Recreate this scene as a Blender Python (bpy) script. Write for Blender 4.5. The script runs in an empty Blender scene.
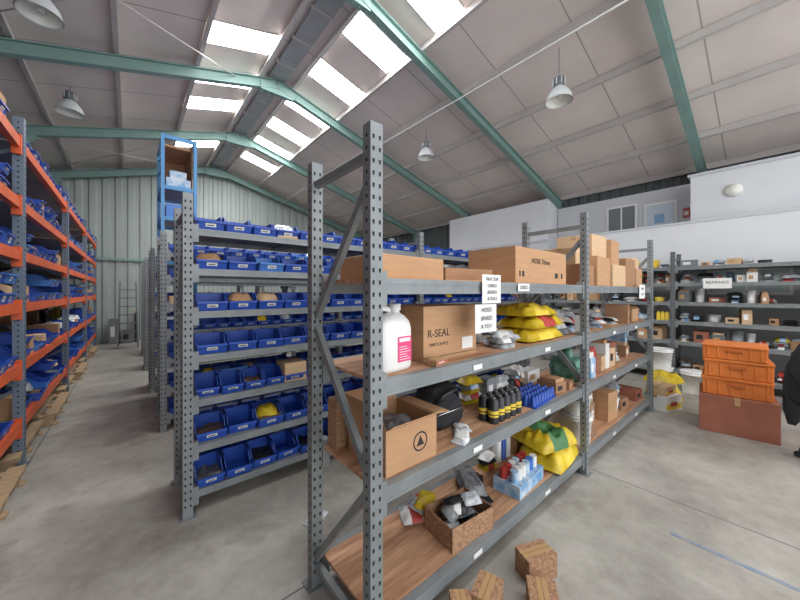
import bpy, bmesh, math, random
from mathutils import Vector, Matrix, noise
random.seed(7)
R=random.random
def U(a,b): return a+(b-a)*R()
scn=bpy.context.scene

# ---------------------------------------------------------------- materials
MATS={}
def newmat(name):
    m=bpy.data.materials.new(name); m.use_nodes=True
    nt=m.node_tree; b=nt.nodes['Principled BSDF']; return m,nt,b
def col(r,g,b):
    f=lambda c:((c/255)/12.92 if c/255<=0.04045 else ((c/255+0.055)/1.055)**2.4)
    return (f(r),f(g),f(b),1)
def mat(name,c,rough=0.6,metal=0.0,var=0.0,scale=4,stretch=(1,1,1),bump=0.0,c2=None):
    if name in MATS: return MATS[name]
    m,nt,b=newmat(name)
    b.inputs['Roughness'].default_value=rough
    b.inputs['Metallic'].default_value=metal
    C=col(*c)
    if var>0 or c2:
        tc=nt.nodes.new('ShaderNodeTexCoord'); mp=nt.nodes.new('ShaderNodeMapping')
        mp.inputs['Scale'].default_value=stretch
        nz=nt.nodes.new('ShaderNodeTexNoise'); nz.inputs['Scale'].default_value=scale
        nz.inputs['Detail'].default_value=6; nz.inputs['Roughness'].default_value=0.6
        cr=nt.nodes.new('ShaderNodeValToRGB')
        D=col(*c2) if c2 else tuple(x*(1-var) for x in C[:3])+(1,)
        cr.color_ramp.elements[0].position=0.35; cr.color_ramp.elements[1].position=0.65
        cr.color_ramp.elements[0].color=D; cr.color_ramp.elements[1].color=C
        nt.links.new(tc.outputs['Object'],mp.inputs[0]); nt.links.new(mp.outputs[0],nz.inputs['Vector'])
        nt.links.new(nz.outputs[0],cr.inputs[0]); nt.links.new(cr.outputs[0],b.inputs['Base Color'])
        if bump>0:
            bp=nt.nodes.new('ShaderNodeBump'); bp.inputs['Strength'].default_value=bump
            bp.inputs['Distance'].default_value=0.02
            nt.links.new(nz.outputs[0],bp.inputs['Height']); nt.links.new(bp.outputs[0],b.inputs['Normal'])
    else: b.inputs['Base Color'].default_value=C
    MATS[name]=m; return m
steel=mat('galvanised_steel',(134,139,140),0.5,0.2,0.22,6)
steelD=mat('dark_steel',(112,115,116),0.5,0.2,0.25,6)
slot=mat('slot_dark',(30,32,34),0.9)
orange=mat('orange_paint',(228,98,46),0.45,0,0.2,5)
upr=mat('upright_bluegrey',(112,126,142),0.5,0.1,0.2,6)
ply=mat('plywood_shelf',(208,164,128),0.75,0,0,3,(1,9,1),0.1,(160,116,86))
mdf=mat('grey_shelf_board',(160,158,154),0.7,0,0.25,4)
binb=mat('blue_plastic',(36,78,172),0.4,0,0.12,3)
binb2=mat('light_blue_plastic',(66,120,196),0.4)
bing=mat('green_plastic',(40,140,90),0.4)
label=mat('label_white',(226,226,222),0.6)
card=mat('cardboard',(188,146,108),0.85,0,0.14,5,(1,1,6))
card2=mat('cardboard_dark',(162,122,90),0.85,0,0.15,5,(1,1,6))
card3=mat('cardboard_light',(204,172,136),0.85,0,0.12,5,(1,1,6))
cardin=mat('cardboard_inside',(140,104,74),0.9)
tape=mat('packing_tape',(180,146,104),0.3)
ink=mat('ink_black',(34,34,36),0.7)
white=mat('white_plastic',(226,226,222),0.35)
whitew=mat('white_wall_paint',(224,226,229),0.8,0,0.05,1)
greyw=mat('pale_wall_paint',(206,208,212),0.8,0,0.06,1)
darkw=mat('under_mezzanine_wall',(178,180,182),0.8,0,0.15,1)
pink=mat('pink_label',(222,64,120),0.5)
yellow=mat('yellow_bag',(216,190,44),0.35,0,0,9,(1,1,1),0.6,(190,158,34))
yellowp=mat('yellow_print',(230,200,66),0.5)
redp=mat('red_print',(176,60,50),0.5)
greenp=mat('green_print',(70,120,70),0.5)
black=mat('black_fabric',(34,34,38),0.8,0,0.3,8,(1,1,1),0.4)
blackp=mat('black_plastic',(36,37,40),0.4)
greybag=mat('grey_wrapped_plastic',(150,152,154),0.25,0,0,16,(1,1,1),0.8,(88,90,94))
clear=mat('milky_plastic',(212,216,218),0.2,0,0,20,(1,1,1),0.8,(150,156,162))
brownp=mat('rusty_parts',(124,102,88),0.6,0.3,0.4,14)
greent=mat('teal_green_steel',(128,158,150),0.55,0,0.12,3)
green=mat('green_plastic_bag',(120,168,148),0.35,0,0,9,(1,1,1),0.5,(80,136,116))
crateo=mat('orange_crate',(222,124,54),0.45,0,0.15,5)
crateod=mat('orange_crate_dark',(176,90,34),0.5)
redbrown=mat('redbrown_carton',(158,98,76),0.8,0,0.2,5)
wood=mat('pallet_wood',(184,156,122),0.8,0,0.3,3,(2,12,2))
bluebox=mat('blue_white_carton',(80,146,194),0.6,0,0,10,(1,1,1),0,(205,215,222))
bluefr=mat('sky_blue_frame',(86,146,196),0.5)
purl=mat('purlin_steel',(200,194,190),0.6,0,0.1,3)
ductm=mat('ridge_duct',(176,178,180),0.6,0.1,0.2,3)
lampm=mat('lamp_grey',(206,210,210),0.4,0.1)
lampin=mat('lamp_inner',(236,236,226),0.4)
glass=mat('dark_glass',(116,122,126),0.15)
glassg=mat('pale_glass',(186,198,196),0.15)
doorm=mat('door_blue_white',(196,208,218),0.5)
redm=mat('red_sign',(180,70,64),0.5)
pattern=mat('patterned_kraft',(184,144,110),0.85,0,0,60,(1,1,1),0,(128,94,70))
chrome=mat('chrome',(180,182,186),0.2,0.9)
bluepaint=mat('blue_floor_paint',(112,134,162),0.7,0,0,14,(1,1,1),0,(150,152,152))
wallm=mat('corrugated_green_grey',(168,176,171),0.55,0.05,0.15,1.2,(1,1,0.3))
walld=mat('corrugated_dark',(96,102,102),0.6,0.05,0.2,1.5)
def ceilmat(name,c):
    m,nt,b=newmat(name); b.inputs['Roughness'].default_value=0.7
    tc=nt.nodes.new('ShaderNodeTexCoord'); sp=nt.nodes.new('ShaderNodeSeparateXYZ')
    nt.links.new(tc.outputs['Object'],sp.inputs[0])
    nz=nt.nodes.new('ShaderNodeTexNoise'); nz.inputs['Scale'].default_value=0.9; nz.inputs['Detail'].default_value=6
    nt.links.new(tc.outputs['Object'],nz.inputs['Vector'])
    cr=nt.nodes.new('ShaderNodeValToRGB'); C=col(*c)
    cr.color_ramp.elements[0].position=.3; cr.color_ramp.elements[1].position=.7
    cr.color_ramp.elements[0].color=tuple(x*.84 for x in C[:3])+(1,); cr.color_ramp.elements[1].color=C
    nt.links.new(nz.outputs[0],cr.inputs[0])
    a=nt.nodes.new('ShaderNodeMath'); a.operation='MULTIPLY'; a.inputs[1].default_value=1/1.3
    nt.links.new(sp.outputs['Y'],a.inputs[0])
    f=nt.nodes.new('ShaderNodeMath'); f.operation='FRACT'; nt.links.new(a.outputs[0],f.inputs[0])
    l=nt.nodes.new('ShaderNodeMath'); l.operation='LESS_THAN'; l.inputs[1].default_value=0.016
    nt.links.new(f.outputs[0],l.inputs[0])
    mx=nt.nodes.new('ShaderNodeMixRGB'); mx.inputs[2].default_value=tuple(x*.5 for x in C[:3])+(1,)
    nt.links.new(l.outputs[0],mx.inputs[0]); nt.links.new(cr.outputs[0],mx.inputs[1])
    nt.links.new(mx.outputs[0],b.inputs['Base Color']); return m
ceilm=ceilmat('insulated_roof_sheet',(238,226,218))
def floormat():
    m,nt,b=newmat('concrete_floor'); b.inputs['Roughness'].default_value=0.5
    N=nt.nodes.new; L=nt.links.new
    tc=N('ShaderNodeTexCoord'); sp=N('ShaderNodeSeparateXYZ'); L(tc.outputs['Object'],sp.inputs[0])
    def nz(s,d=8,r=.6,dist=0,stretch=None):
        n=N('ShaderNodeTexNoise'); n.inputs['Scale'].default_value=s; n.inputs['Detail'].default_value=d
        n.inputs['Roughness'].default_value=r; n.inputs['Distortion'].default_value=dist
        if stretch:
            mp=N('ShaderNodeMapping'); mp.inputs['Scale'].default_value=stretch; L(tc.outputs['Object'],mp.inputs[0]); L(mp.outputs[0],n.inputs['Vector'])
        else: L(tc.outputs['Object'],n.inputs['Vector'])
        return n
    n1=nz(.9,9,.65); n2=nz(6,12,.75); n3=nz(2.3,4,.55); n4=nz(3,8,.8,1.2,(1,.15,1))
    def ramp(n,p0,p1,c0,c1):
        c=N('ShaderNodeValToRGB'); c.color_ramp.elements[0].position=p0;c.color_ramp.elements[1].position=p1
        c.color_ramp.elements[0].color=c0; c.color_ramp.elements[1].color=c1; L(n.outputs[0],c.inputs[0]); return c
    c1=ramp(n1,.36,.64,col(146,142,134),col(182,178,169))
    c2=ramp(n2,.34,.58,(.72,.71,.69,1),(1,1,1,1))
    c3=ramp(n3,.31,.40,(.80,.79,.77,1),(1,1,1,1))
    c4=ramp(n4,.60,.72,(1,1,1,1),(1.12,1.12,1.13,1))
    def mul(a,bb,f=1):
        mx=N('ShaderNodeMixRGB'); mx.blend_type='MULTIPLY'; mx.inputs[0].default_value=f
        L(a.outputs[0],mx.inputs[1]); L(bb.outputs[0],mx.inputs[2]); return mx
    mx=mul(mul(mul(c1,c2,.8),c3),c4)
    def line(out,off,per,w):
        a=N('ShaderNodeMath');a.operation='ADD';a.inputs[1].default_value=-off+per*10;L(out,a.inputs[0])
        d=N('ShaderNodeMath');d.operation='DIVIDE';d.inputs[1].default_value=per;L(a.outputs[0],d.inputs[0])
        f=N('ShaderNodeMath');f.operation='FRACT';L(d.outputs[0],f.inputs[0])
        g=N('ShaderNodeMath');g.operation='LESS_THAN';g.inputs[1].default_value=w/per;L(f.outputs[0],g.inputs[0]); return g
    l1=line(sp.outputs['X'],3.62,3.9,.010); l2=line(sp.outputs['Y'],0.95,4.0,.010)
    ad=N('ShaderNodeMath');ad.operation='MAXIMUM';L(l1.outputs[0],ad.inputs[0]);L(l2.outputs[0],ad.inputs[1])
    m2=N('ShaderNodeMixRGB'); m2.inputs[2].default_value=col(92,90,87)
    L(ad.outputs[0],m2.inputs[0]); L(mx.outputs[0],m2.inputs[1]); L(m2.outputs[0],b.inputs['Base Color'])
    bp=N('ShaderNodeBump'); bp.inputs['Strength'].default_value=.08; L(n2.outputs[0],bp.inputs['Height']); L(bp.outputs[0],b.inputs['Normal'])
    return m
floorm=floormat()
def emis(name,c,s):
    m,nt,b=newmat(name); b.inputs['Base Color'].default_value=(.9,.9,.9,1)
    b.inputs['Emission Color'].default_value=c; b.inputs['Emission Strength'].default_value=s; return m
skym=emis('translucent_skylight',(.97,.98,1,1),27)

# ---------------------------------------------------------------- builder
class MB:
    def __init__(s): s.v=[];s.f=[];s.m=[];s.sm=[];s.mats=[];s.T=Matrix.Identity(4)
    def mi(s,m):
        if m not in s.mats: s.mats.append(m)
        return s.mats.index(m)
    def add(s,vs,fs,m,smooth=False,M=None):
        o=len(s.v); T=s.T@M if M is not None else s.T
        s.v+= [T@Vector(p) for p in vs]
        k=s.mi(m)
        for f in fs: s.f.append([o+i for i in f]); s.m.append(k); s.sm.append(smooth)
    def box(s,x0,x1,y0,y1,z0,z1,m,M=None):
        s.add([(x0,y0,z0),(x1,y0,z0),(x1,y1,z0),(x0,y1,z0),(x0,y0,z1),(x1,y0,z1),(x1,y1,z1),(x0,y1,z1)],
          [(0,3,2,1),(4,5,6,7),(0,1,5,4),(1,2,6,5),(2,3,7,6),(3,0,4,7)],m,False,M)
    def frame(s,a,b):
        a=Vector(a);b=Vector(b);d=(b-a);L=d.length;d.normalize()
        up=Vector((0,0,1)) if abs(d.z)<.98 else Vector((0,1,0))
        sd=d.cross(up).normalized();u=sd.cross(d).normalized()
        return Matrix((( d.x,sd.x,u.x,a.x),(d.y,sd.y,u.y,a.y),(d.z,sd.z,u.z,a.z),(0,0,0,1))),L
    def beam(s,a,b,w,h,m):
        M,L=s.frame(a,b); s.box(0,L,-w/2,w/2,-h/2,h/2,m,M)
    def ibeam(s,a,b,w,h,m,t=.014):
        M,L=s.frame(a,b)
        s.box(0,L,-w/2,w/2,h/2-t,h/2,m,M); s.box(0,L,-w/2,w/2,-h/2,-h/2+t,m,M); s.box(0,L,-t/2,t/2,-h/2+t,h/2-t,m,M)
    def loft(s,secs,m,n=20,cap=(1,1),M=None):
        vs=[];fs=[]
        for sc in secs:
            z,rx,ry,p=sc[:4]; cx,cy=(sc[4],sc[5]) if len(sc)>4 else (0,0)
            for i in range(n):
                a=2*math.pi*(i+.5)/n;c=math.cos(a);q=math.sin(a)
                vs.append((cx+rx*math.copysign(abs(c)**(2/p),c),cy+ry*math.copysign(abs(q)**(2/p),q),z))
        for k in range(len(secs)-1):
            for i in range(n):
                j=(i+1)%n; fs.append((k*n+i,k*n+j,(k+1)*n+j,(k+1)*n+i))
        s.add(vs,fs,m,True,M)
        if cap[0]: s.add(vs[:n],[tuple(range(n))[::-1]],m,False,M)
        if cap[1]: s.add(vs[-n:],[tuple(range(n))],m,False,M)
    def cylat(s,x,y,z0,z1,r,m,n=16,r2=None):
        s.loft([(z0,r,r,2,x,y),(z1,r2 or r,r2 or r,2,x,y)],m,n)
    def tube(s,pts,r,m,n=8):
        pts=[Vector(p) for p in pts];vs=[];fs=[]
        for i,p in enumerate(pts):
            d=(pts[min(i+1,len(pts)-1)]-pts[max(i-1,0)]).normalized()
            up=Vector((0,0,1)) if abs(d.z)<.9 else Vector((1,0,0))
            a=d.cross(up).normalized();b=a.cross(d)
            for k in range(n):
                t=2*math.pi*k/n; vs.append(p+a*r*math.cos(t)+b*r*math.sin(t))
        for i in range(len(pts)-1):
            for k in range(n):
                j=(k+1)%n; fs.append((i*n+k,i*n+j,(i+1)*n+j,(i+1)*n+k))
        fs.append(tuple(range(n))[::-1]); fs.append(tuple((len(pts)-1)*n+k for k in range(n)))
        s.add(vs,fs,m,True)
    def lump(s,c,sz,m,seed=0,rough=.22,freq=2.2,sub=3,flat=True,p=2.6,M=None):
        bm=bmesh.new(); bmesh.ops.create_icosphere(bm,subdivisions=sub,radius=1)
        vs=[]
        for v in bm.verts:
            q=v.co.copy()
            k=(abs(q.x)**p+abs(q.y)**p+abs(q.z)**p)**(-1/p); q=q*k
            n=noise.noise(q*freq+Vector((seed*7.3,seed*3.1,seed)))+.5*noise.noise(q*freq*2.7+Vector((seed,9,seed)))
            q=q*(1+rough*n)
            z=q.z
            if flat and z<-.75: z=-.75
            vs.append((c[0]+q.x*sz[0]/2,c[1]+q.y*sz[1]/2,c[2]+(z+.75)/1.75*sz[2]))
        fs=[tuple(v.index for v in f.verts) for f in bm.faces]; bm.free()
        s.add(vs,fs,m,True,M)
    def packet(s,c,w,d,t,m,deg=0,tilt=0,band=None,M=None,n=10,cr=.3):
        # crimped plastic packet / sack: pillow surface with creases and thin sealed edges
        sd=R()*90; vs=[]; 
        for lay in (0,1):
            for i in range(n+1):
                for j in range(n+1):
                    u=2*i/n-1; v=2*j/n-1
                    g=max(0,(1-abs(u)**5)*(1-abs(v)**4))**.55
                    nn=noise.noise(Vector((u*2.2,v*2.2,sd)))+.6*noise.noise(Vector((u*5,v*5,sd+3)))
                    h=t*g*(1-cr*.5+cr*nn)
                    e=1-.05*g*0
                    z=t*.12+ (h if lay else -t*.12*g)
                    vs.append((u*w/2*(1-.04*abs(v))+.01*w*noise.noise(Vector((v*3,sd,0))),v*d/2*(1-.05*abs(u)),z))
        N=(n+1)*(n+1); fm=[];fb=[]
        for lay in (0,1):
            for i in range(n):
                for j in range(n):
                    a=lay*N+i*(n+1)+j; q=(a,a+n+1,a+n+2,a+1)
                    q=q if lay else q[::-1]
                    u=2*(i+.5)/n-1
                    (fb if (lay and band and -.45<u<.35) else fm).append(q)
        for k in range(n):
            for (a,b2) in ((k,k+1),(n*(n+1)+k,n*(n+1)+k+1),(k*(n+1),(k+1)*(n+1)),(k*(n+1)+n,(k+1)*(n+1)+n)):
                fm.append((a,b2,b2+N,a+N))
        L=Matrix.Translation(c)@Matrix.Rotation(math.radians(deg),4,'Z')@Matrix.Rotation(math.radians(tilt),4,'X')
        if M is not None: L=M@L
        s.add(vs,fm,m,True,L)
        if fb: s.add(vs,fb,band,True,L)
    def build(s,name,bevel=0,parent=None):
        used=sorted({i for f in s.f for i in f}); mp={k:i for i,k in enumerate(used)}
        V=[s.v[k] for k in used]; F=[[mp[i] for i in f] for f in s.f]
        lo=Vector((min(v[i] for v in V) for i in range(3)));hi=Vector((max(v[i] for v in V) for i in range(3)))
        o=Vector(((lo.x+hi.x)/2,(lo.y+hi.y)/2,lo.z))
        me=bpy.data.meshes.new(name); me.from_pydata([v-o for v in V],[],F)
        for m in s.mats: me.materials.append(m)
        me.polygons.foreach_set('material_index',s.m); me.polygons.foreach_set('use_smooth',s.sm); me.update()
        ob=bpy.data.objects.new(name,me); scn.collection.objects.link(ob); ob.location=o
        if bevel:
            b=ob.modifiers.new('bevel','BEVEL'); b.width=bevel; b.segments=2; b.limit_method='ANGLE'
        if parent: ob.parent=parent; ob.location=o-parent.location
        return ob
def place(x,y,z=0,deg=0): return Matrix.Translation((x,y,z))@Matrix.Rotation(math.radians(deg),4,'Z')
def text(parent,body,loc,size,m,rotz=0,rx=90,name='lettering'):
    cu=bpy.data.curves.new(name,'FONT'); cu.body=body; cu.size=size; cu.align_x='CENTER'; cu.align_y='CENTER'
    cu.extrude=.0004; cu.materials.append(m)
    o=bpy.data.objects.new(name,cu); scn.collection.objects.link(o)
    o.rotation_euler=(math.radians(rx),0,math.radians(rotz))
    o.parent=parent; o.location=Vector(loc)-parent.location; return o

# ---------------------------------------------------------------- shell
XR=2.42; ZR=6.32; SL=.275; XL=-2.5; XE=9.6; YB=-4.5; YF=13.6
def rz(x): return ZR-SL*abs(x-XR)
b=MB(); b.box(XL-.5,XE+.3,YB,YF+.3,-.1,0,floorm); b.build('floor')
b=MB()
for (xa,xb) in ((XL,XR),(XR,XE)):
    b.add([(xa,YB,rz(xa)),(xb,YB,rz(xb)),(xb,YF,rz(xb)),(xa,YF,rz(xa)),(xa,YB,rz(xa)+.06),(xb,YB,rz(xb)+.06),(xb,YF,rz(xb)+.06),(xa,YF,rz(xa)+.06)],
      [(0,3,2,1),(4,5,6,7),(0,1,5,4),(1,2,6,5),(2,3,7,6),(3,0,4,7)],ceilm)
b.build('ceiling')
def corr(b,p0,p1,z0,ztop,m,pitch=.25,dep=.035):
    p0=Vector(p0);p1=Vector(p1);d=(p1-p0);L=d.length;d.normalize();nrm=Vector((-d.y,d.x,0))
    n=int(L/pitch);vs=[];fs=[]
    for i in range(n):
        for (t,o) in ((0,0),(.35,0),(.45,dep),(.9,dep)):
            q=p0+d*((i+t)*L/n)+nrm*o
            vs.append((q.x,q.y,z0)); vs.append((q.x,q.y,ztop(q)))
    for k in range(len(vs)//2-1): fs.append((2*k,2*k+2,2*k+3,2*k+1))
    b.add(vs,fs,m)
b=MB(); corr(b,(XE,YF,0),(XL,YF,0),0,lambda q:rz(q.x),wallm,.3)
b.box(XL,XE,YF-.12,YF-.06,2.6,2.68,greent)
b.build('wall_back')
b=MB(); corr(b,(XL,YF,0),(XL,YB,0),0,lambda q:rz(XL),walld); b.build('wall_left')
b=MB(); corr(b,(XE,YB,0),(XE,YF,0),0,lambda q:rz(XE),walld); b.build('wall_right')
b=MB()
xs=[XR-.35-1.12*i for i in range(5)]+[XR+.35+1.12*i for i in range(7)]
for x in xs:
    if x<XL+.1: continue
    z=rz(x); b.box(x-.012,x+.012,YB,YF,z-.13,z-.005,purl); b.box(x-.035,x+.03,YB,YF,z-.135,z-.125,purl); 
b.build('trim_1')
for y in (-2.0,1.0,4.0,6.95,10.0,13.25):
    b=MB(); off=.13+.12
    b.ibeam((XL+.1,y,rz(XL)-off),(XR,y,rz(XR)-off),.12,.2,greent)
    b.ibeam((XR,y,rz(XR)-off),(XE-.1,y,rz(XE)-off),.12,.2,greent)
    b.box(XR-.35,XR+.35,y-.05,y+.05,rz(XR)-.48,rz(XR)-.3,greent)
    for i in range(6):
        bx=XR-.3+.12*i; b.cylat(bx,y-.0,rz(XR)-.5,rz(XR)-.48,.012,greent,6)
    b.ibeam((XL+.2,y,0),(XL+.2,y,rz(XL)-.3),.14,.2,greent)
    if y>7 or y<-1: b.ibeam((XE-.2,y,0),(XE-.2,y,rz(XE)-.3),.14,.2,greent)
    b.beam((XL+.2,y,rz(XL)-.75),(XL+1.0,y,rz(XL+1)-.38),.08,.12,greent)
    b.build('steel_portal_frame')
b=MB()
for (y0,y1) in ((4,6.95),(10,13.25)):
    b.tube([(XL+.4,y0,rz(XL+.4)-.2),(XR-.8,y1,rz(XR-.8)-.2)],.010,purl)
    b.tube([(XR-.8,y0,rz(XR-.8)-.2),(XL+.4,y1,rz(XL+.4)-.2)],.010,purl)
b.build('roof_cross_bracing')
b=MB(); b.box(XR-.17,XR+.17,YB+.5,YF-.1,ZR-.13,ZR-.09,ductm)
for i in range(22): 
    y=-4+.8*i; b.box(XR-.2,XR+.2,y,y+.03,ZR-.138,ZR-.07,purl)
b.build('ridge_vent_duct')
b=MB(); b.tube([(4.8,YB+.2,5.3),(4.8,YF-.2,5.3)],.014,white,6)
for y in (-2,1,4,6.95,10,13.2): b.box(4.79,4.81,y-.01,y+.01,5.3,rz(4.8)-.36,purl)
b.build('electrical_conduit')
def skyl(xa,xb,y):
    b=MB(); o=.012
    y0,y1=y-.29,y+.29
    b.add([(xa,y0,rz(xa)-o),(xb,y0,rz(xb)-o),(xb,y1,rz(xb)-o),(xa,y1,rz(xa)-o)],[(0,3,2,1)],skym)
    for yy in (y0-.03,y1):
        b.add([(xa,yy,rz(xa)-.03),(xb,yy,rz(xb)-.03),(xb,yy+.03,rz(xb)-.03),(xa,yy+.03,rz(xa)-.03),
               (xa,yy,rz(xa)-.001),(xb,yy,rz(xb)-.001),(xb,yy+.03,rz(xb)-.001),(xa,yy+.03,rz(xa)-.001)],
              [(0,3,2,1),(0,1,5,4),(2,3,7,6),(3,0,4,7),(1,2,6,5)],purl)
    b.build('skylight')
for y in (-1.9,.6,3.35,4.65,6.05,7.4,8.75,10.05,11.4): skyl(2.83,3.84,y)
for y in (-1.9,.6,3.35,6.05,7.4,8.6,11.2): skyl(1.0,2.03,y)

# ---------------------------------------------------------------- mezzanine
b=MB(); b.box(8.2,8.32,YB,2.9,2.05,2.92,whitew); b.box(8.18,8.34,YB,2.9,2.92,2.96,greyw); b.build('wall_mezzanine')
b=MB(); b.box(8.33,9.55,YB,4.04,2.05,2.16,greyw); b.build('floor_mezzanine')
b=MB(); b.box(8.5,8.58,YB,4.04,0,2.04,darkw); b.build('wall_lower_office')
b=MB()
for y in (-3.5,-.9,2.8): b.ibeam((8.27,y,0),(8.27,y,2.05),.12,.12,steelD)
b.build('mezzanine_columns')
b=MB(); b.box(8.8,XE-.04,4.06,7.6,0,4.18,whitew); b.box(8.78,8.8,4.06,7.6,3.0,3.06,greyw); b.build('wall_side_office')
b=MB(); b.box(9.38,9.46,1.16,4.04,2.17,3.98,greyw); b.build('wall_upper_office')
b=MB(); b.box(8.6,9.5,YB,1.1,2.17,3.9,whitew); b.box(8.56,9.5,YB,1.14,3.9,3.95,greyw); b.build('wall_upper_block')
b=MB(); b.box(9.34,9.375,2.15,2.8,3.05,3.75,white); b.box(9.33,9.345,2.2,2.75,3.1,3.7,glass); b.box(9.32,9.34,2.46,2.49,3.1,3.7,white); b.build('window_1')
b=MB(); b.box(9.35,9.375,1.42,2.02,2.18,3.68,white); b.box(9.33,9.352,1.47,1.97,2.19,3.63,doorm); b.box(9.32,9.332,1.64,1.82,3.2,3.4,mat('door_sign_blue',(130,170,205))); b.cylat(9.32,1.9,2.9,2.96,.012,chrome); b.build('door_1')
b=MB(); b.box(9.36,9.378,1.2,1.32,3.25,3.46,redm); b.box(9.355,9.362,1.23,1.3,3.3,3.38,label); b.build('fire_point_sign')
b=MB(); M=Matrix.Translation((8.595,.5,3.5))@Matrix.Rotation(math.radians(-90),4,'Y'); b.loft([(0,.12,.12,2),(.03,.12,.12,2),(.05,.1,.1,2),(.08,.07,.07,2),(.09,.02,.02,2)],lampin,20,M=M); b.build('bulkhead_wall_lamp')
for k,(ya,yb) in enumerate(((-.2,.85),(-1.3,-.35),(-2.4,-1.45))):
    b=MB(); b.box(8.47,8.495,ya,yb,1.55,2.03,white); b.box(8.46,8.475,ya+.04,(ya+yb)/2-.02,1.6,1.98,glassg); b.box(8.46,8.475,(ya+yb)/2+.02,yb-.04,1.6,1.98,glassg); b.build('window_%d'%(k+2))

# ---------------------------------------------------------------- high-bay lamps
def highbay(x,y,z):
    b=MB(); b.T=place(x,y,z)
    b.loft([(0,.2,.2,2),(.02,.195,.195,2),(.1,.17,.17,2),(.17,.12,.12,2),(.22,.075,.075,2)],lampm,28,(0,1))
    b.loft([(.004,.19,.19,2),(.1,.155,.155,2),(.16,.1,.1,2)],lampin,28,(0,1))
    b.loft([(.04,.03,.03,2),(.07,.045,.045,2),(.16,.03,.03,2)],white,16)
    b.loft([(.22,.07,.07,2),(.24,.085,.085,2),(.36,.085,.085,2),(.39,.05,.05,2)],steelD,20)
    for i in range(8):
        a=i*math.pi/4; b.box(.08,.1,-.004,.004,.25,.35,lampm,Matrix.Rotation(a,4,'Z'))
    h=rz(x)-.13-z
    b.tube([(0,0,.39),(0,0,.46),(.02,0,.48),(0,0,.5),(-.01,0,.48)],.006,chrome,6)
    b.tube([(0,0,.47),(0,0,h)],.008,steel,6)
    b.build('high_bay_lamp')
highbay(5.15,2.2,4.6); highbay(5.3,5.3,4.75); highbay(-.8,5.5,4.8); highbay(-.85,8.4,4.9)

# ---------------------------------------------------------------- racks
def post(b,x,y,H,m,w=.062,d=.055,holes=True,twocol=True):
    b.box(x-w/2,x+w/2,y-d/2,y+d/2,.006,H,m)
    b.box(x-.055,x+.055,y-.05,y+.05,0,.006,m)
    if holes:
        z=.08
        while z<H-.03:
            for s in ((-.016,.016) if twocol else (0,)):
                b.add([(x+s-.0045,y-d/2-.0006,z),(x+s+.0045,y-d/2-.0006,z),(x+s+.006,y-d/2-.0006,z+.018),(x+s-.006,y-d/2-.0006,z+.018)],[(0,1,2,3)],slot)
            for sx in (-1,1):
                xx=x+sx*(w/2+.0006)
                b.add([(xx,y-.006,z+.01),(xx,y+.006,z+.01),(xx,y+.006,z+.024),(xx,y-.006,z+.024)],[(0,1,2,3)],slot)
            z+=.05
def rack(name,org,deg,bays,L,D,H,levels,bm_,pm,sm,bh=.075,braces=True,holes=True,bw=.04,sh=.016):
    b=MB(); b.T=place(org[0],org[1],0,deg)
    for i in range(bays+1):
        x=i*L
        post(b,x,0,H,pm,holes=holes); post(b,x,D,H,pm,holes=holes)
        if braces:
            def br(z0,z1): b.beam((x,.025,z0),(x,D-.025,z1),.03,.034,pm)
            br(H-.12,H-.12); br(.12,.12)
            n=max(3,int(round((H-.4)/.62))); step=(H-.34)/n
            for k in range(n):
                za=.16+k*step; zb=za+step-.06
                br(za,zb) if k%2 else br(zb,za)
    for z in levels:
        for i in range(bays):
            x0=i*L+.031;x1=(i+1)*L-.031
            for y in (-.006,D+.006-bw):
                yy0=y; yy1=y+bw
                b.box(x0,x1,yy0,yy1,z-bh,z-.001,bm_)
                if y<0: b.box(x0-.002,x1+.002,yy0-.003,yy0,z-bh*.35,z,bm_); b.box(x0-.002,x1+.002,yy0-.003,yy0,z-bh,z-bh*.8,bm_)
                for xx in (x0-.004,x1-.036):
                    b.box(xx,xx+.04,yy0-.006,yy1+.006,z-bh-.05,z+.03,bm_)
            b.box(x0,x1,bw-.004,D-bw+.004,z-sh,z,sm)
            for t in (.33,.66): b.box(x0+(x1-x0)*t-.015,x0+(x1-x0)*t+.015,bw,D-bw,z-bh*.8,z-sh,bm_)
    return b.build(name)
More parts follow.
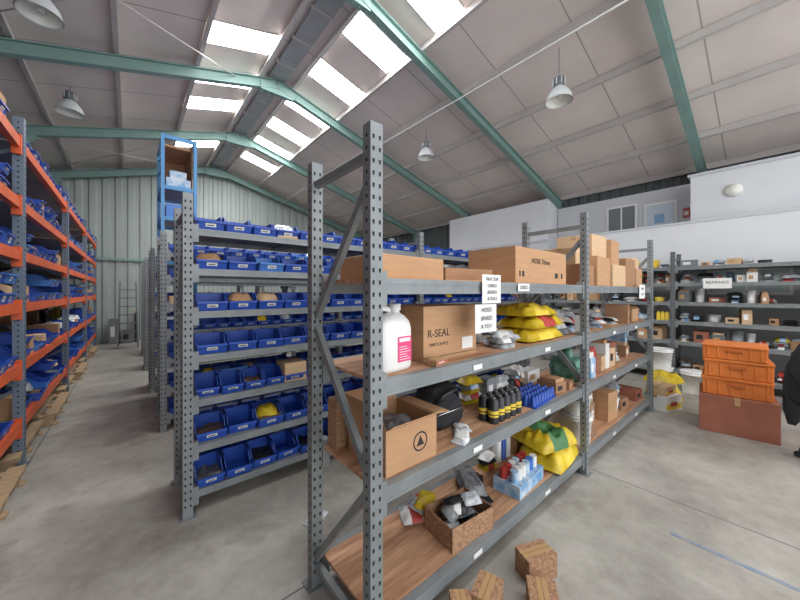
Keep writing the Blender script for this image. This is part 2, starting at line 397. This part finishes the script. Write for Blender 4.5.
def binshape(b,M,w,d,h,m,lab=True,fill=None):
    w2=w/2-.004; t=.006; fh=h*.5
    for (side) in (-1,1):
        xs=side*w2; xi=side*(w2-t)
        prof=[(0,0),(d,0),(d,h),(d*.42,h),(d*.2,fh),(-.02,fh)]
        vs=[(xs,p[0],p[1]) for p in prof]+[(xi,p[0],p[1]) for p in prof]
        n=6; fs=[tuple(range(n)),tuple(range(2*n-1,n-1,-1))]+[(i,(i+1)%n,(i+1)%n+n,i+n) for i in range(n)]
        b.add(vs,fs,m,False,M)
        b.box(min(xs,xs+side*.006),max(xs,xs+side*.006),d*.42,d,h-.008,h,m,M)
    b.box(-w2,w2,d-t,d,0,h,m,M); b.box(-w2,w2,0,d,0,t,m,M)
    b.add([(-w2,0,0),(w2,0,0),(w2,-.02,fh),(-w2,-.02,fh),(-w2,t,0),(w2,t,0),(w2,-.02+t,fh),(-w2,-.02+t,fh)],[(0,1,2,3),(5,4,7,6),(3,2,6,7)],m,False,M)
    b.box(-w2,w2,-.03,-.015,fh-.01,fh+.004,m,M)
    if lab:
        lw=min(.035,w2*.5); b.add([(-lw,-.0055,.02),(lw,-.0055,.02),(lw,-.019,fh-.016),(-lw,-.019,fh-.016)],[(0,1,2,3)],label,False,M)
        zc=(.02+fh-.016)/2
        b.add([(-lw*.7,-.0137,zc-.003),(lw*.6,-.0137,zc-.003),(lw*.6,-.0149,zc+.003),(-lw*.7,-.0149,zc+.003)],[(0,1,2,3)],ink,False,M)
    if fill:
        zf=h*U(.2,.42); n=5;vs=[];fs=[]
        for i in range(n):
            for j in range(n):
                vs.append((-w2+t+(2*w2-2*t)*i/(n-1),.012+(d-.02)*j/(n-1),zf+U(-.015,.02)))
        for i in range(n-1):
            for j in range(n-1): fs.append((i*n+j,(i+1)*n+j,(i+1)*n+j+1,i*n+j+1))
        b.add(vs,fs,fill,False,M)
fills=[brownp,steelD,blackp,blackp,None,None,None,None,None,None]

LA=[.17,.76,1.22,1.66]
A0=(.775,1.09); BL=2.29; DA=.545
rack('shelving_rack',A0,0,2,BL,DA,2.3,LA,steel,steel,ply,bh=.07)
LB=[.17,.49,.82,1.14,1.46,1.77,2.06]
def binrack(org,deg,bays,L,D,H,levels,both=True,skip=.03,dets=True):
    rack('shelving_rack',org,deg,bays,L,D,H,levels,steel,steel,mdf,bh=.05)
    b=MB(); T=place(org[0],org[1],0,deg)
    for z in levels:
        for i in range(bays):
            for sidef in ((0,1) if both else (0,)):
                x=i*L+.05
                w=random.choice([.165,.195,.215])
                while x+w<(i+1)*L-.04:
                    if R()>skip:
                        h=.12 if w<.18 else .13
                        m=binb if R()>.03 else (bing if R()<.2 else binb2)
                        xx=x+w/2
                        if sidef==0: M=T@place(xx,.03+U(-.02,.02),z+.001,U(-3,3))
                        else: M=T@place(xx,D-.02,z+.001,180)
                        binshape(b,M,w-.006,.24,h,m,True,random.choice(fills) if dets else None)
                        if sidef==0 and R()<.12: b.packet((xx,.15,z+h*.55),w*.8,.16,.06,random.choice([clear,card3,yellow,card]),U(-20,20),U(-5,25),M=T,n=6)
                    elif R()<.5 and w>.18:
                        b.box(x+.01,x+w-.01,.03,.24,z+.001,z+U(.06,.16),random.choice([card,card3]),T)
                    x+=w
    b.build('blue_storage_bins')
binrack((.31,2.70),0,2,2.29,.55,2.3,LB)
binrack((.29,4.55),0,2,2.29,.55,2.3,LB,both=False,dets=False)
binrack((.27,6.4),0,2,2.29,.55,2.3,LB,both=False,dets=False)
binrack((.25,8.3),0,2,2.29,.55,2.3,[.17,.82,1.46,2.06],both=False,dets=False)
binrack((.25,10.2),0,2,2.29,.55,2.3,[.17,.82,1.46,2.06],both=False,dets=False)

# cartons -------------------------------------------------------------
def carton(name,x,y,z,w,d,h,deg=0,m=card,openf=False,tp=True,decor=None,bev=.004):
    b=MB(); b.T=place(x,y,z+.001,deg)
    if not openf:
        b.box(-w/2,w/2,-d/2,d/2,0,h,m)
        if tp:
            b.box(-w/2-.0008,w/2+.0008,-.025,.025,h*.8,h+.0008,tape); 
            b.add([(-w/2,-.001,h+.001),(w/2,-.001,h+.001),(w/2,.001,h+.001),(-w/2,.001,h+.001)],[(0,1,2,3)],ink)
    else:
        t=.006
        b.box(-w/2,w/2,-d/2,-d/2+t,0,h,m);b.box(-w/2,w/2,d/2-t,d/2,0,h,m)
        b.box(-w/2,-w/2+t,-d/2+t,d/2-t,0,h,m);b.box(w/2-t,w/2,-d/2+t,d/2-t,0,h,m)
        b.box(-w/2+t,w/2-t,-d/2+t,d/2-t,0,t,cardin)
        fl=min(w,d)*.42
        def flap(a,bb,out,up,k=.75):
            a=Vector(a);bb=Vector(bb);o=Vector(out)*fl*k+Vector((0,0,up))
            n=Vector((0,0,.004)); 
            b.add([a,bb,bb+o,a+o,a+n,bb+n,bb+o+n,a+o+n],[(0,3,2,1),(4,5,6,7),(0,1,5,4),(1,2,6,5),(2,3,7,6),(3,0,4,7)],m)
        flap((-w/2,-d/2,h),(w/2,-d/2,h),(0,-1,0),.03,.35)
        flap((-w/2,d/2,h),(w/2,d/2,h),(0,1,0),.09,.3)
        flap((-w/2,-d/2,h),(-w/2,d/2,h),(-1,0,0),.11,.3)
        flap((w/2,-d/2,h),(w/2,d/2,h),(1,0,0),-.01)
    if decor: decor(b,w,d,h)
    return b.build(name,bevel=bev)
# Level 1 (top)
carton('flat_cardboard_box',1.10,1.36,1.66,.46,.34,.12,2,card)
b=MB(); b.T=place(1.60,1.35,1.661,-8)
b.box(-.2,.2,-.15,.15,0,.01,card3)
for (x0,x1,y0,y1) in ((-.2,.2,-.15,-.145),(-.2,.2,.145,.15),(-.2,-.195,-.15,.15),(.195,.2,-.15,.15)): b.box(x0,x1,y0,y1,.01,.08,card2)
b.packet((0,0,.01),.34,.24,.1,blackp,5); b.build('cardboard_tray')
def dec1(b,w,d,h):
    for (x,wd) in ((-.36,.02),(-.32,.03),(.2,.05),(.31,.03)): b.box(x,x+wd,-d/2-.0012,-d/2,.05,.09,ink)
o=carton('large_cardboard_box',2.44,1.36,1.66,.82,.4,.26,0,card,decor=dec1)
text(o,'HOSE 32mm',(2.40,1.1575,1.83),.055,ink)
for (x,y,w,d,h,dg,m) in ((3.3,1.35,.34,.4,.2,0,card2),(3.72,1.35,.42,.42,.3,2,card),(4.2,1.34,.4,.42,.24,-2,card3),(4.66,1.34,.38,.4,.34,0,card2),(5.08,1.35,.36,.4,.24,3,card)):
    carton('cardboard_box',x,y,1.66,w,d,h,dg,m)
for (x,y,z,w,d,h,dg,m) in ((3.7,1.35,1.962,.34,.36,.22,-4,card3),(4.22,1.35,1.902,.36,.34,.28,4,card),(3.3,1.36,1.862,.28,.3,.16,3,card3),(5.08,1.34,1.902,.3,.3,.14,0,card3)):
    carton('cardboard_box',x,y,z,w,d,h,dg,m)
# Level 2
def jug(x,y,z,dg=0):
    b=MB(); b.T=place(x,y,z+.001,dg)
    b.loft([(0,.10,.075,4),(.006,.108,.082,4),(.02,.112,.086,4),(.2,.112,.086,4),(.235,.105,.08,3.6),(.262,.075,.06,3,.01,0),(.275,.04,.04,2.2,.03,0)],white,32)
    b.loft([(.27,.026,.026,2,.05,0),(.29,.024,.024,2,.05,0)],white,20)
    b.loft([(.288,.031,.031,2,.05,0),(.318,.031,.031,2,.05,0),(.32,.028,.028,2,.05,0)],white,24)
    b.tube([(.02,0,.262),(0,0,.295),(-.04,0,.298),(-.075,0,.29),(-.095,0,.26),(-.1,0,.22)],.014,white,10)
    b.box(-.015,.08,-.0875,-.0862,.045,.165,pink); b.box(-.005,.07,-.088,-.0874,.14,.158,label)
    for k in range(6): b.box(-.005,.07-.012*(k%3),-.088,-.0874,.055+.012*k,.058+.012*k,label)
    return b.build('plastic_jerry_can')
jug(.97,1.24,1.22,6)
def seal(b,w,d,h):
    b.box(-w/2-.001,w/2+.001,-d/2-.0012,-d/2,.02,.024,ink); b.box(w*.2,w*.42,-d/2-.0014,-d/2,.04,.11,label)
    b.box(w/2,w/2+.001,-.02,.02,0,h,tape)
o=carton('large_cardboard_box',1.42,1.37,1.22,.46,.32,.3,0,card,decor=seal)
text(o,'R-SEAL',(1.31,1.2085,1.37),.06,ink); text(o,'PARTS 24 PCS',(1.31,1.2085,1.31),.025,ink)
def crumbs(b,w,d,h): b.box(-w/2+.01,w/2-.01,-d/2-.001,-d/2,h*.3,h*.7,redp); b.box(-w/2+.02,w/2-.03,-d/2-.002,-d/2-.001,h*.42,h*.58,label)
carton('small_parts_box',1.22,1.14,1.22,.11,.06,.035,12,card2,decor=crumbs)
random.seed(31)
def bag(name,c,sz,m,deg=0,pr=None,tilt=0):
    b=MB(); b.packet((c[0],c[1],c[2]+.002),sz[0],sz[1],sz[2],m,deg,tilt,pr,n=22,cr=.38)
    return b.build(name)
bag('yellow_sack',(2.5,1.33,1.22),(.6,.38,.10),yellow,0,yellowp)
bag('yellow_sack',(2.54,1.32,1.315),(.56,.36,.10),yellow,3,redp)
bag('yellow_sack',(2.46,1.33,1.41),(.5,.35,.09),yellow,-4,yellowp)
b=MB(); b.T=place(1.92,1.25,1.221); 
for i in range(6): b.packet((U(-.12,.12),U(-.06,.1),.018*i),.17,.12,.035,random.choice([clear,greybag,clear]),U(-60,60),U(0,12),random.choice([None,label]))
b.build('plastic_wrapped_parts')
b=MB(); 
for i in range(4): b.packet((2.93,1.30+.02*i,1.223+.05*i),.16,.24,.06,[greybag,clear,card3,clear][i],U(-20,20),0)
b.build('bagged_fittings')
def sign(x,z,w,h,lines,y=1.07):
    b=MB(); b.T=place(x,y,z)
    n=6
    vs=[(-w/2+w*i/n, -.004*math.sin(i*1.4)-.001, zz) for zz in (0,h) for i in range(n+1)]
    b.add(vs,[(i,i+1,n+2+i,n+1+i) for i in range(n)],label)
    o=b.build('paper_sign')
    for k,l in enumerate(lines): text(o,l,(x,y-.0075,z+h-(k+.7)*h/(len(lines)+.4)),min(.034,h/len(lines)*.66),ink)
    return o
sign(1.60,1.535,.18,.165,['TRACTOR','CABLES','BUSHES','& SEALS'],y=1.066)
sign(1.55,1.37,.20,.16,['HOSES','SPARES','A TO F'],y=1.07)
sign(1.98,1.605,.14,.05,['CASE 5'],y=1.074)
sign(4.85,1.52,.24,.17,['FILTERS','PUMPS'])
b=MB(); 
for z in (1.175,.715,.125):
    for x in (1.45,2.3,3.8,4.6): b.box(x,x+.08,1.0785,1.0797,z-.01,z+.018,label)
b.build('shelf_labels')
clut=[card,card2,card3,greybag,clear,brownp,card,steelD,black,white,card2,clear,bluebox,redbrown,clear,steel,card3]
def clutter(name,x0,x1,y0,y1,z,hmax,T=None,seed=0,dens=1.0,pal=clut,wr=(.08,.26)):
    random.seed(seed); b=MB(); 
    if T is not None: b.T=T
    x=x0
    while x<x1-.08:
        w=U(*wr); w=min(w,x1-x-.01)
        if R()<dens:
            m=random.choice(pal); h=U(.35,1)*hmax; dd=U(.5,.95)*(y1-y0)
            yy=y0+U(0,(y1-y0)-dd)
            k=R()
            if m in (greybag,clear,black,yellow,brownp) or k<.08:
                zz=z+.002
                while zz<z+h*.75:
                    t=U(.03,.06); b.packet((x+w/2+U(-.01,.01),yy+dd/2,zz),w*.95,dd*U(.7,.95),t,m if R()<.6 else random.choice([clear,greybag,white,yellow,blackp]),U(-12,12),U(-3,8),random.choice([None,None,label,redp,bluebox]),n=7); zz+=t*.9
            elif k<.17:
                r=min(w,dd)*.45; b.loft([(z+.001,r*.85,r*.85,2,x+w/2,yy+dd/2),(z+h*.9,r,r,2,x+w/2,yy+dd/2),(z+h*.9,r*1.05,r*1.05,2,x+w/2,yy+dd/2),(z+h,r*1.05,r*1.05,2,x+w/2,yy+dd/2)],random.choice([white,blackp,steel,yellowp]),18)
            elif k<.28:
                for q in range(3):
                    r=w*.15; b.loft([(z+.001,r,r,2,x+w*(.2+.3*q),yy+.06),(z+h*.8,r,r,2,x+w*(.2+.3*q),yy+.06),(z+h,r*.4,r*.4,2,x+w*(.2+.3*q),yy+.06)],random.choice([white,blackp,redp,yellowp,binb]),12)
            else:
                M=place(x+w/2,yy+dd/2,0,U(-9,9)); w2=w*.44
                b.box(-w2,w2,-dd*.46,dd*.46,z+.001,z+h,m,M); b.box(-w2*.7,w2*.2,-dd*.46-.0015,-dd*.46,z+h*.3,z+h*.7,random.choice([label,ink,tape]),M)
                if R()<.4: b.box(-w2*.8,w2*.8,-dd*.4,dd*.3,z+h,z+h+U(.02,.08),random.choice([card,card3,white,bluebox]),M)
        x+=w+U(.0,.03)
    return b.build(name,bevel=.003)
clutter('assorted_spare_parts',3.15,5.3,1.13,1.58,1.22,.24,seed=3)
clutter('assorted_spare_parts',3.38,5.3,1.13,1.58,.76,.3,seed=4)
clutter('assorted_spare_parts',3.6,5.3,1.13,1.58,.17,.32,seed=5,dens=.85)
clutter('assorted_spare_parts',1.75,3.0,1.42,1.6,.76,.24,seed=8,dens=.95)
clutter('assorted_spare_parts',2.15,3.0,1.46,1.6,.17,.26,seed=9,dens=.9)
clutter('assorted_spare_parts',1.72,2.15,1.42,1.6,1.22,.2,seed=10,dens=.9)
random.seed(33)
b=MB(); b.lump((3.22,1.3,.761),(.24,.3,.22),green,4,.2,3,4); b.lump((3.22,1.3,.93),(.09,.1,.14),green,8,.3,3,3); b.build('green_plastic_bag')
# Level 3
def logo(b,w,d,h):
    n=24;r=.048
    vs=[];fs=[]
    for i in range(n):
        a=2*math.pi*i/n
        for rr in (r,r*.84): vs.append((w*.15+rr*math.cos(a),-d/2-.001,h*.5+rr*math.sin(a)))
    for i in range(n): j=(i+1)%n; fs.append((2*i,2*i+1,2*j+1,2*j))
    b.add(vs,fs,ink)
    b.add([(w*.15-.026,-d/2-.001,h*.5-.02),(w*.15+.026,-d/2-.001,h*.5-.02),(w*.15,-d/2-.001,h*.5+.03)],[(0,1,2)],ink)
    for i in range(4): b.packet((U(-.04,.04),U(-.04,.04),.02+.035*i),w*.65,d*.6,.05,random.choice([clear,greybag]),U(-30,30),U(-5,8))
carton('open_cardboard_box',1.04,1.29,.76,.33,.32,.21,0,card,openf=2,decor=logo,bev=0)
carton('patterned_cardboard_box',.93,1.545,.76,.2,.1,.26,0,pattern,tp=False)
b=MB(); b.T=place(1.50,1.42,.761)
b.lump((0,0,0),(.36,.3,.2),black,2,.12,2,4); b.lump((.02,.0,.14),(.28,.24,.12),black,7,.12,2,4)
b.tube([(-.1,-.1,.16),(-.08,-.14,.22),(.04,-.14,.24),(.1,-.1,.17)],.012,blackp,8)
b.tube([(-.15,-.12,.1),(-.05,-.155,.12),(.08,-.155,.12),(.15,-.12,.1)],.005,chrome,6); b.build('black_carry_bag')
def can(b,x,y,z,r=.033,h=.15,body=blackp,band=yellowp):
    b.loft([(z,r,r,2,x,y),(z+h*.86,r,r,2,x,y),(z+h*.93,r*.75,r*.75,2,x,y)],body,16)
    b.loft([(z+h*.26,r*1.01,r*1.01,2,x,y),(z+h*.5,r*1.01,r*1.01,2,x,y)],band,16,(0,0))
    b.loft([(z+h*.33,r*1.02,r*1.02,2,x,y),(z+h*.37,r*1.02,r*1.02,2,x,y)],ink,16,(0,0))
    b.loft([(z+h*.93,r*.45,r*.45,2,x,y),(z+h,r*.42,r*.42,2,x,y)],steelD,12)
b=MB()
for i in range(5):
    for j in range(2): can(b,1.78+.07*i,1.17+.075*j,.761,h=.165)
b.build('spray_cans')
b=MB(); b.T=place(1.48,1.17,.761,20)
for i in range(3): b.packet((-.06+.06*i,.015*i,.008*i),.12,.09,.022,[clear,white,clear][i],20*i,3,label)
b.build('bagged_washers')
b=MB(); b.T=place(2.40,1.23,.761,4)
b.box(-.2,.2,-.11,.11,0,.012,binb)
for i in range(8):
    for j in range(4): b.loft([(.012,.022,.022,2,-.175+.05*i,-.082+.055*j),(.075,.015,.015,2,-.175+.05*i,-.082+.055*j),(.08,.008,.008,2,-.175+.05*i,-.082+.055*j)],binb,8)
b.build('blue_egg_tray')
clutter('assorted_spare_parts',2.66,3.02,1.14,1.36,.76,.16,seed=61,dens=1)
random.seed(5)
# Level 4
b=MB(); b.T=place(1.52,1.24,.171,-6)
for (x0,x1,y0,y1) in ((-.17,.17,-.12,-.115),(-.17,.17,.115,.12),(-.17,-.165,-.12,.12),(.165,.17,-.12,.12)): b.box(x0,x1,y0,y1,0,.13,pattern)
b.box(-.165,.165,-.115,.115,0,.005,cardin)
for i in range(12): b.packet((U(-.09,.09),U(-.05,.05),.03+.011*i),.13,.09,.035,random.choice([clear,greybag,clear,brownp,blackp]),U(0,180),U(-35,35),random.choice([None,None,label]),n=6)
b.build('box_of_bagged_parts')
b=MB(); b.T=place(1.90,1.42,.171,35)
for i in range(5): b.box(-.24,.18,-.07+.01*i,.04+.01*i,.012*i,.009+.012*i,blackp,Matrix.Rotation(.12*i,4,'Z'))
b.packet((-.03,.03,.062),.34,.18,.05,greybag,20,8); b.build('rubber_sheets')
b=MB(); b.T=place(2.22,1.24,.171,4)
b.box(-.2,.2,-.1,.1,0,.09,bluebox)
for i in range(6): b.loft([(.09,.027,.027,2,-.16+.062*i,-.04),(.17,.027,.027,2,-.16+.062*i,-.04)],random.choice([white,bluebox,binb2]),12); b.loft([(.09,.027,.027,2,-.16+.062*i,.04),(.16,.027,.027,2,-.16+.062*i,.04)],random.choice([white,redp,bluebox]),12)
b.build('box_of_sealant_tubes')
b=MB(); b.T=place(1.45,1.50,.171)
for i in range(5): b.packet((U(-.15,.2),U(-.05,.04),.02*i),.18,.12,.035,[clear,white,greybag,clear,yellow][i],U(-40,40),4,random.choice([None,label,redp]))
b.build('loose_packets')
bag('yellow_sack',(2.76,1.27,.17),(.52,.38,.15),yellow,6,yellowp)
bag('yellow_sack',(2.72,1.28,.315),(.46,.34,.13),yellow,-12,greenp,4)
def bucket(x,y,z,r=.13,h=.26,m=white):
    b=MB(); b.T=place(x,y,z+.001)
    b.loft([(0,r*.84,r*.84,2),(h*.84,r*.97,r*.97,2),(h*.84,r*1.05,r*1.05,2),(h*.87,r*1.05,r*1.05,2),(h*.87,r*.99,r*.99,2),(h*.95,r,r,2)],m,32)
    b.loft([(h*.95,r*1.06,r*1.06,2),(h,r*1.06,r*1.06,2),(h,r*.95,r*.95,2),(h*.985,r*.93,r*.93,2)],m,32)
    b.tube([(r*1.04*math.cos(a),r*1.04*math.sin(a)*.75-.02-.03*math.sin(-a),h*.84-.5*h*abs(math.sin(a))) for a in [-math.pi*i/10 for i in range(11)]],.003,chrome,6)
    return b.build('plastic_bucket')
bucket(3.30,1.24,.17); bucket(3.30,1.24,.432,.12,.2); bucket(3.45,1.48,.17,.12,.3)

# Kraft boxes on floor
def kraft(b,w,d,h):
    for k in range(3): b.box(-w/2+.02+.05*k,-w/2+.045+.05*k,-d/2-.001,-d/2,h*.35,h*.6,card2)
for (x,y,dg,w,d,h) in ((1.36,.93,18,.16,.12,.13),(1.76,.88,-22,.19,.12,.13),(1.56,.74,35,.2,.14,.1),(1.20,.96,50,.15,.1,.12)):
    carton('patterned_cardboard_box',x,y,0,w,d,h,dg,pattern,decor=kraft,tp=True)
b=MB(); b.packet((1.0,2.1,.003),.18,.12,.012,clear,30); b.build('plastic_wrapper')

# ---------------------------------------------------------------- right racks
T=place(7.45,3.55,0,-90)
LE=[.2,.72,1.08,1.42,1.76]
rack('shelving_rack',(7.45,3.55),-90,3,2.36,.55,2.32,LE+[2.05],steel,steelD,mdf,bh=.06)
for k,z in enumerate(LE+[2.05]):
    for i in range(3):
        clutter('assorted_spare_parts',i*2.36+.06,(i+1)*2.36-.05,.04,.5,z,.24 if z<2 else .16,T=T,seed=40+k*3+i,dens=.93)
rack('shelving_rack',(7.6,8.6),-90,2,2.3,.55,2.32,LE+[2.05],steel,steelD,mdf,bh=.06,holes=False)
T2=place(7.6,8.6,0,-90)
for k,z in enumerate(LE+[2.05]):
    for i in range(2): clutter('assorted_spare_parts',i*2.3+.06,(i+1)*2.3-.05,.04,.5,z,.22,T=T2,seed=80+k*3+i,dens=.9)
b=MB(); b.T=place(7.42,.62,1.66,-90); b.box(-.17,.17,-.003,0,0,.17,label); o=b.build('paper_sign'); text(o,'BEARINGS',(7.416,.62,1.76),.06,ink,-90)

carton('redbrown_carton',5.42,.30,0,.62,.62,.42,6,redbrown)
def crate(x,y,z,w,d,h,dg):
    b=MB(); b.T=place(x,y,z+.001,dg)
    b.box(-w/2,w/2,-d/2,d/2,0,h*.86,crateo); b.box(-w/2-.012,w/2+.012,-d/2-.012,d/2+.012,h*.86,h,crateo)
    for k in range(7):
        xx=-w/2+.03+(w-.08)*k/6
        b.box(xx,xx+.015,-d/2-.008,-d/2,.01,h*.82,crateo)
    for s in (-1,1):
        for k in range(6):
            yy=-d/2+.03+(d-.08)*k/5; xa=s*w/2; b.box(min(xa,xa+s*.008),max(xa,xa+s*.008),yy,yy+.015,.01,h*.82,crateo)
    b.box(-.07,.07,-d/2-.012,-d/2-.001,h*.5,h*.68,crateod); xa=-w/2; b.box(xa-.012,xa-.001,-.07,.07,h*.5,h*.68,crateod)
    return b.build('orange_plastic_crate',bevel=.004)
crate(5.42,.30,.425,.54,.54,.2,4); crate(5.42,.30,.63,.53,.53,.2,6); crate(5.40,.31,.835,.5,.5,.16,2)
def yl(b,w,d,h): b.box(-w/2+.01,w/2-.01,-d/2-.001,-d/2,.02,h*.5,yellowp); b.box(-w*.2,w*.2,-d/2-.002,-d/2-.001,h*.3,h*.6,redp)
carton('printed_carton',5.62,1.0,0,.34,.26,.2,-20,label,decor=yl)
carton('printed_carton',5.6,1.02,.202,.3,.22,.12,-12,card3,decor=yl)
random.seed(9)
bag('yellow_sack',(6.2,1.1,0),(.5,.4,.24),yellow,20,yellowp); bag('yellow_sack',(6.2,1.1,.22),(.44,.36,.16),yellow,-20)
bucket(6.85,1.25,0,.16,.34); bucket(6.85,1.25,.345,.16,.3); bucket(6.85,.85,0,.15,.34)
carton('cardboard_box',6.7,.3,0,.4,.4,.34,5,card); carton('cardboard_box',6.8,-.4,0,.5,.4,.4,5,card2)
# office chair with jacket
b=MB(); b.T=place(4.93,-.42,0,70)
for i in range(5):
    a=2*math.pi*i/5+.3; c,s_=math.cos(a),math.sin(a)
    b.beam((0,0,.1),(.27*c,.27*s_,.075),.035,.03,blackp)
    M=Matrix.Translation((.27*c,.27*s_,.03))@Matrix.Rotation(math.radians(90),4,'X'); b.loft([(-.02,.03,.03,2),(.02,.03,.03,2)],blackp,14,M=M)
b.cylat(0,0,.08,.42,.025,chrome); b.cylat(0,0,.09,.25,.035,blackp)
b.lump((0,0,.42),(.48,.46,.1),black,1,.04,1,4,True,4)
b.beam((0,.2,.44),(0,.27,.7),.05,.02,blackp)
b.lump((0,.26,.6),(.44,.1,.52),black,2,.05,1,4,False,4)
for s_ in (-1,1):
    b.tube([(s_*.24,-.02,.46),(s_*.27,-.02,.56),(s_*.27,-.04,.66)],.014,blackp); b.box(s_*.27-.03,s_*.27+.03,-.15,.12,.66,.69,blackp)
b.lump((0,.27,.62),(.5,.18,.52),black,9,.2,2.2,4,False,3); b.lump((-.24,.24,.45),(.12,.15,.5),black,12,.2,2.5,3,False); b.lump((.24,.24,.42),(.12,.15,.52),black,13,.2,2.5,3,False)
b.build('office_chair')

# ---------------------------------------------------------------- left pallet racking
XF=-.78; LO=[.42,.95,1.50,1.98,2.45,3.0]
Tl=place(XF,1.75,0,90)
b=MB(); b.T=Tl; DL=.95; LL=2.75; NB=4; HL=3.2
for i in range(NB+1):
    x=i*LL; 
    for y in (0,DL): post(b,x,y,HL,upr,w=.08,d=.07,holes=i<3)
    z=.2; fl=False
    while z<HL-.5:
        b.beam((x,.03,z if fl else z+.5),(x,DL-.03,z+.5 if fl else z),.03,.03,upr); fl=not fl; z+=.55
for z in LO:
    for i in range(NB):
        x0=i*LL+.04;x1=(i+1)*LL-.04
        for y in (-.02,DL-.03):
            b.box(x0,x1,y,y+.05,z-.09,z,orange)
            for xx in (x0-.01,x1-.04): b.box(xx,xx+.05,y-.006,y+.056,z-.15,z+.03,orange)
        b.box(x0,x1,.03,DL-.03,z-.02,z,mdf)
b.build('orange_pallet_rack')
random.seed(77)
b=MB(); b.T=Tl
for z in LO:
    for i in range(NB):
        x=i*LL+.06
        run=random.choice([.2,.22,.3])
        while x<(i+1)*LL-.32:
            if R()<.12: run=random.choice([.2,.22,.3,.32])
            w=run
            h=.13 if w<.25 else .17
            if R()<.84:
                m=binb if R()<.85 else binb2
                M=place(x+w/2,-.005+U(-.02,.03),z+.001,U(-3,3))
                binshape(b,M,w-.01,.3 if w<.25 else .4,h,m,True,random.choice(fills))
                if R()<.22 and z<2.6: binshape(b,place(x+w/2,.01,z+h+.003,U(-2,2)),w-.01,.3,h*.9,m,True,random.choice(fills))
                elif R()<.15: b.packet((x+w/2,.16,z+h*.7),w*.8,.24,.08,random.choice([clear,card3,greybag]),U(-20,20),10,n=6)
            else:
                b.box(x+.01,x+w-.01,.02,.32,z+.001,z+U(.1,.24),random.choice([card,card3,card2]))
            x+=w
b.build('blue_storage_bins')
for k,z in enumerate(LO): clutter('assorted_spare_parts',.1,NB*LL-.1,.5,.9,z,.3,T=Tl,seed=120+k,dens=.5,pal=[card,card2,card3,binb2,brownp,greybag],wr=(.15,.4))
for i in range(8):
    b=MB(); b.T=place(XF-.50+ (.08 if i%2 else .0),2.25+1.3*i,0,0)
    for k in range(7): b.box(-.5+.155*k,-.5+.155*k+.1,-.55,.55,.122,.142,wood)
    for y in (-.5,0,.5):
        b.box(-.5,.53,y-.045,y+.045,.1,.122,wood)
        for x in (-.45,0,.45): b.box(x-.05,x+.05,y-.045,y+.045,.02,.1,wood)
        b.box(-.5,.53,y-.045,y+.045,0,.02,wood)
    b.build('wooden_pallet')
    if i%2==0: carton('cardboard_box',XF-.5,2.25+1.3*i,.142,.6,.7,.16,0,random.choice([card,card2]))

# tall blue rack
b=MB()
X0,X1,Y0,Y1,HH=.33,.70,5.3,6.1,3.72
for x in (X0,X1):
    for y in (Y0,Y1): b.box(x-.02,x+.02,y-.02,y+.02,0,HH,bluefr)
for z in (.4,1.2,2.0,2.6,3.02,3.7):
    b.box(X0,X1,Y0-.015,Y0+.015,z-.03,z+.02,bluefr);b.box(X0,X1,Y1-.015,Y1+.015,z-.03,z+.02,bluefr)
    b.box(X0-.015,X0+.015,Y0,Y1,z-.03,z+.02,bluefr);b.box(X1-.015,X1+.015,Y0,Y1,z-.03,z+.02,bluefr)
    if z<3.6: b.box(X0,X1,Y0,Y1,z,z+.015,mdf)
b.box(X0+.03,X1-.03,Y1-.05,Y1-.04,3.05,3.66,card2); b.box(X1-.04,X1-.03,Y0+.03,Y1-.05,3.05,3.66,card2); b.box(X0+.03,X1-.03,Y0+.1,Y1-.05,3.60,3.63,card)
b.box(X0+.04,X1-.05,Y0+.02,Y1-.1,3.04,3.16,bluebox); b.box(X0+.08,X1-.1,Y0+.02,Y1-.1,3.16,3.26,bluebox)
b.box(X0+.04,X1-.05,Y0+.02,Y1-.1,2.62,2.8,binb2)
for z in (2.2,2.4,2.8,3.2,3.4): b.beam((X0,Y0,z),(X0,Y1,z+.2),.015,.015,bluefr)
b.build('tall_blue_rack')

b=MB(); b.T=place(-.05,12.2,0,0)
for s_ in (-.22,.22):
    b.beam((s_,-.35,0),(s_*.8,0,1.9),.03,.06,steelD); b.beam((s_,.4,0),(s_*.8,0,1.9),.03,.04,steelD)
for k in range(7): 
    t=(k+1)/8; b.box(-.2,.2,-.35*(1-t)-.05,-.35*(1-t)+.05,1.9*t-.012,1.9*t+.012,steelD)
b.build('step_ladder')
clutter('assorted_spare_parts',-.5,.2,13.0,13.4,0,1.1,seed=301,dens=1,pal=[blackp,card2,steelD,steel],wr=(.2,.35))
b=MB(); b.box(2.72,2.75,-2.5,.45,.0,.002,bluepaint); b.build('floor_line_marking')

# ---------------------------------------------------------------- light & camera
w=bpy.data.worlds.new('world'); scn.world=w; w.use_nodes=True
w.node_tree.nodes['Background'].inputs[0].default_value=(.92,.95,1,1); w.node_tree.nodes['Background'].inputs[1].default_value=3.1
cam=bpy.data.cameras.new('camera'); co=bpy.data.objects.new('camera',cam); scn.collection.objects.link(co)
co.location=(0,0,1.6); co.rotation_euler=(math.radians(90),0,math.radians(-40.3))
cam.sensor_width=36; cam.lens=318/800*36; cam.shift_y=-.01; cam.clip_start=.02; cam.clip_end=100
scn.camera=co
try: scn.view_settings.view_transform='Standard'
except Exception as e: print(e)
